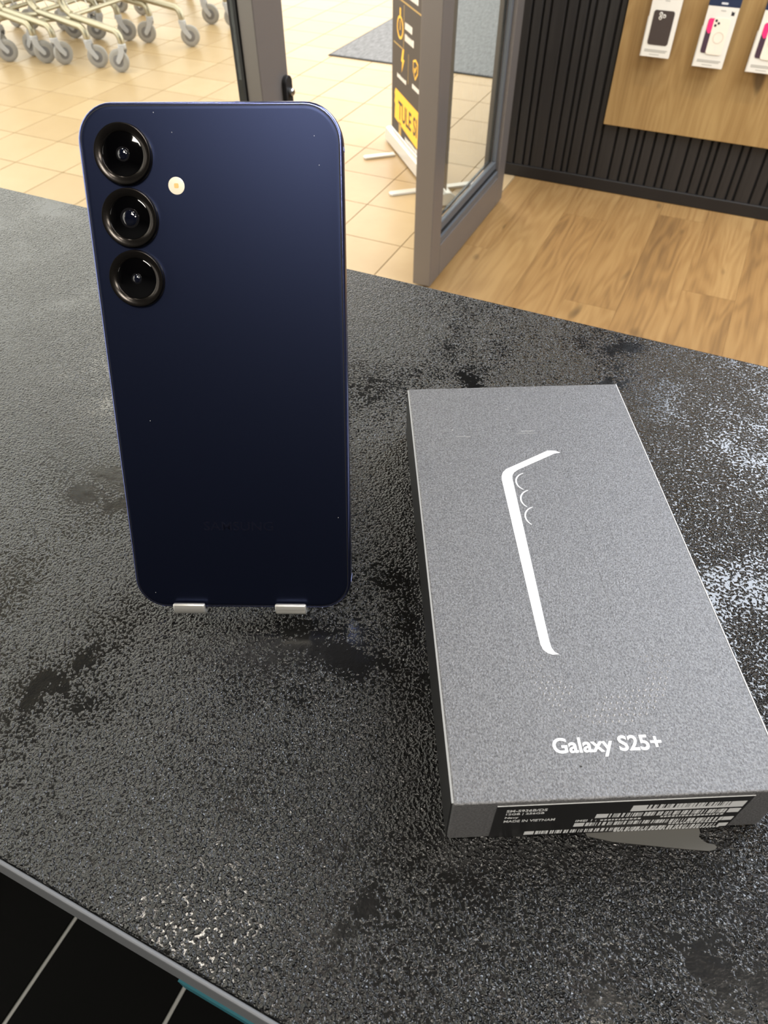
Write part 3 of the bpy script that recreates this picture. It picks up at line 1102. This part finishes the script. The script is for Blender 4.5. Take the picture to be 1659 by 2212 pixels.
# shield
bprint([(.36, .456), (.395, .444), (.395, .405), (.36, .372), (.325, .405), (.325, .444)], 'banner_yellow', 'icon')
bprint([(.36, .447), (.387, .438), (.387, .408), (.36, .383), (.333, .408), (.333, .438)], 'banner_dark', 'icon', .0023)
bprint([(.343, .415), (.358, .400), (.380, .428), (.374, .433), (.358, .412), (.348, .421)], 'banner_yellow', 'icon', .003)
# small pale caption lines and thin gold rules
for (s0, s1, z0, z1) in ((.20, .31, .535, .562), (.20, .33, .490, .517), (.09, .24, .318, .335), (.32, .41, .332, .350), (.23, .44, .075, .093), (.24, .37, .655, .68), (.26, .38, .69, .71)):
    s = s0
    while s < s1 - .01:
        w_ = rng.choice((.012, .016, .02))
        bprint([(s, z0), (s + w_, z0), (s + w_, z1 - rng.choice((0, .005))), (s, z1)], 'banner_white', 'caption_letter')
        s += w_ + .005
bprint([(.03, .628), (.46, .628), (.46, .634), (.03, .634)], 'banner_gold', 'rule')
bprint([(.03, .448), (.18, .448), (.18, .453), (.03, .453)], 'banner_gold', 'rule')
bprint([(.178, .453), (.183, .453), (.183, .62), (.178, .62)], 'banner_gold', 'rule')
bprint([(.255, .33), (.259, .33), (.259, .45), (.255, .45)], 'banner_gold', 'rule')
bprint([(.125, .072), (.165, .072), (.165, .13), (.125, .13)], 'banner_gold', 'icon')

# shopping carts: nested rows of chassis, casters, lower rack and basket
WR = .0635
CK = WR / .055


def arc_pts(c, r, a0, a1, n, y):
    return [(c[0] + r * math.cos(math.radians(a0 + (a1 - a0) * k / n)), y, c[1] + r * math.sin(math.radians(a0 + (a1 - a0) * k / n))) for k in range(n + 1)]


def make_cart():
    """front casters at x = 0, y = 0 and y = W; cart points along +x"""
    root = empty('shopping_cart')
    Wd = .62
    for y, q in ((0., 1), (Wd, -1)):
        path = [(0.0, y, .150), (.0, y, .170)] + arc_pts((-.055, .170), .055, 0, 66, 5, y)
        path += [(-.36, y + q * .02, .262)] + arc_pts((-.345, .345), .075, -108, -180, 6, y + q * .02)
        path += [(-.43, y + q * .02, .62), (-.78, y + q * .02, .95), (-.92, y + q * .02, 1.0)]
        MB().tube(path, .0200, 10).build('frame_tube', 'cart_zinc', root, smooth=True)
        rear = [(-.34, y + q * .02, .255), (-.62, y + q * .02, .215), (-.72, y + q * .02, .19), (-.75, y + q * .02, .17), (-.75, y + q * .02, .150)]
        MB().tube(rear, .013, 8).build('rear_tube', 'cart_zinc', root, smooth=True)
    MB().tube([(-.36, 0.02, .262), (-.36, Wd - .02, .262)], .012, 8).build('cross_bar', 'cart_zinc', root, smooth=True)
    mb = MB()
    for k in range(8):
        yy = .04 + (Wd - .08) * k / 7
        mb.tube([(-.37, yy, .262), (-.40, yy, .325), (-.72, yy, .33)], .004, 5)
    for xx in (-.40, -.56, -.71):
        mb.tube([(xx, .03, .333), (xx, Wd - .03, .333)], .004, 5)
    mb.build('lower_rack', 'cart_wire', root)
    mb = MB()
    b0 = [(-.06, .09, .56), (-.06, Wd - .09, .56), (-.84, Wd - .03, .50), (-.84, .03, .50)]
    b1 = [(.02, .05, .92), (.02, Wd - .05, .92), (-.88, Wd - .01, .97), (-.88, .01, .97)]
    def lerp(a, b, t):
        return tuple(a[i] + (b[i] - a[i]) * t for i in range(3))
    for t in (0, .25, .5, .75, 1):
        c = [lerp(b0[i], b1[i], t) for i in range(4)]
        for i in range(4):
            mb.tube([c[i], c[(i + 1) % 4]], .0035 if t not in (0, 1) else .006, 5)
    for i in range(4):
        m_ = 14 if i in (1, 3) else 8
        for k in range(m_):
            t = k / m_
            mb.tube([lerp(b0[i], b0[(i + 1) % 4], t), lerp(b1[i], b1[(i + 1) % 4], t)], .0025, 4)
    for k in range(1, 9):
        t = k / 9
        mb.tube([lerp(b0[0], b0[1], t), lerp(b0[3], b0[2], t)], .0025, 4)
    mb.build('basket', 'cart_wire', root)
    MB().tube([(-.93, .0, 1.0), (-.93, Wd, 1.0)], .016, 10).build('handle', 'handle_grey', root, smooth=True)
    for (x, y, yaw) in ((0, 0, 0), (0, Wd, 0), (-.75, .02, 180), (-.75, Wd - .02, 180)):
        cst = empty('caster', (x, y, 0))
        cst.parent = root
        cst.rotation_euler.z = math.radians(yaw)
        cst.scale = (CK, CK, CK)
        fk = MB()
        fk.lathe([(.0195, .112), (.021, .118), (.021, .132), (.017, .136)], lambda a, b, h: (a, b, h), 14)
        for s in (-1, 1):
            fk.prism([(-.014, .122), (.018, .122), (.020, .095), (.044, .058), (.040, .044), (.028, .042), (.002, .072), (-.014, .10)], lambda u, v, t: (u, t, v), s * .0165, s * .0205)
        fk.box((-.013, -.0165, .108), (.016, .0165, .124))
        fk.build('fork', 'caster_grey', cst, bevel=.002)
        wh = MB()
        wh.lathe([(.034, -.013), (.047, -.013), (.0535, -.009), (.055, 0), (.0535, .009), (.047, .013), (.034, .013)], lambda a, b, h: (.034 + a, h, .055 + b), 24)
        wo = wh.build('wheel', 'tyre_grey', cst, smooth=True)
        hb = MB()
        hb.lathe([(.008, -.0152), (.016, -.0145), (.033, -.0125), (.0338, -.009), (.0338, .009), (.033, .0125), (.016, .0145), (.008, .0152)], lambda a, b, h: (.034 + a, h, .055 + b), 20)
        hb.build('hub', 'hub_grey', cst, smooth=True)
    return root


cart0 = make_cart()
rows = [(-3.594, 3.946, 'silver shopping cart at the open end of the near row'),
        (-3.850, 3.934, 'second silver shopping cart from the open end of the near row'),
        (-4.071, 3.877, 'third silver shopping cart from the open end of the near row'),
        (-4.219, 3.861, 'fourth silver shopping cart from the open end of the near row'),
        (-4.454, 3.779, 'rearmost silver shopping cart of the near row, cut by the frame'),
        (-3.60, 5.10, 'silver shopping cart beside the door post, first of the far row'),
        (-3.80, 5.11, 'second silver shopping cart of the far row behind the post')]
for i, (x, y, lab) in enumerate(rows):
    c = cart0 if i == 0 else copy_tree(cart0)
    c.location = (x, y, 0)
    tag(c, lab, 'cart', 'nested shopping carts')
    cs = [k for k in c.children if k.name.startswith('caster')]
    yaws = [(196, 30, 175, 150), (28, 205, 190, 170), (75, 40, 160, 200), (42, 215, 185, 175), (50, 28, 170, 160), (35, 200, 180, 150), (20, 60, 185, 170)][i]
    for k, yw in zip(cs, yaws):
        k.rotation_euler.z = math.radians(yw)
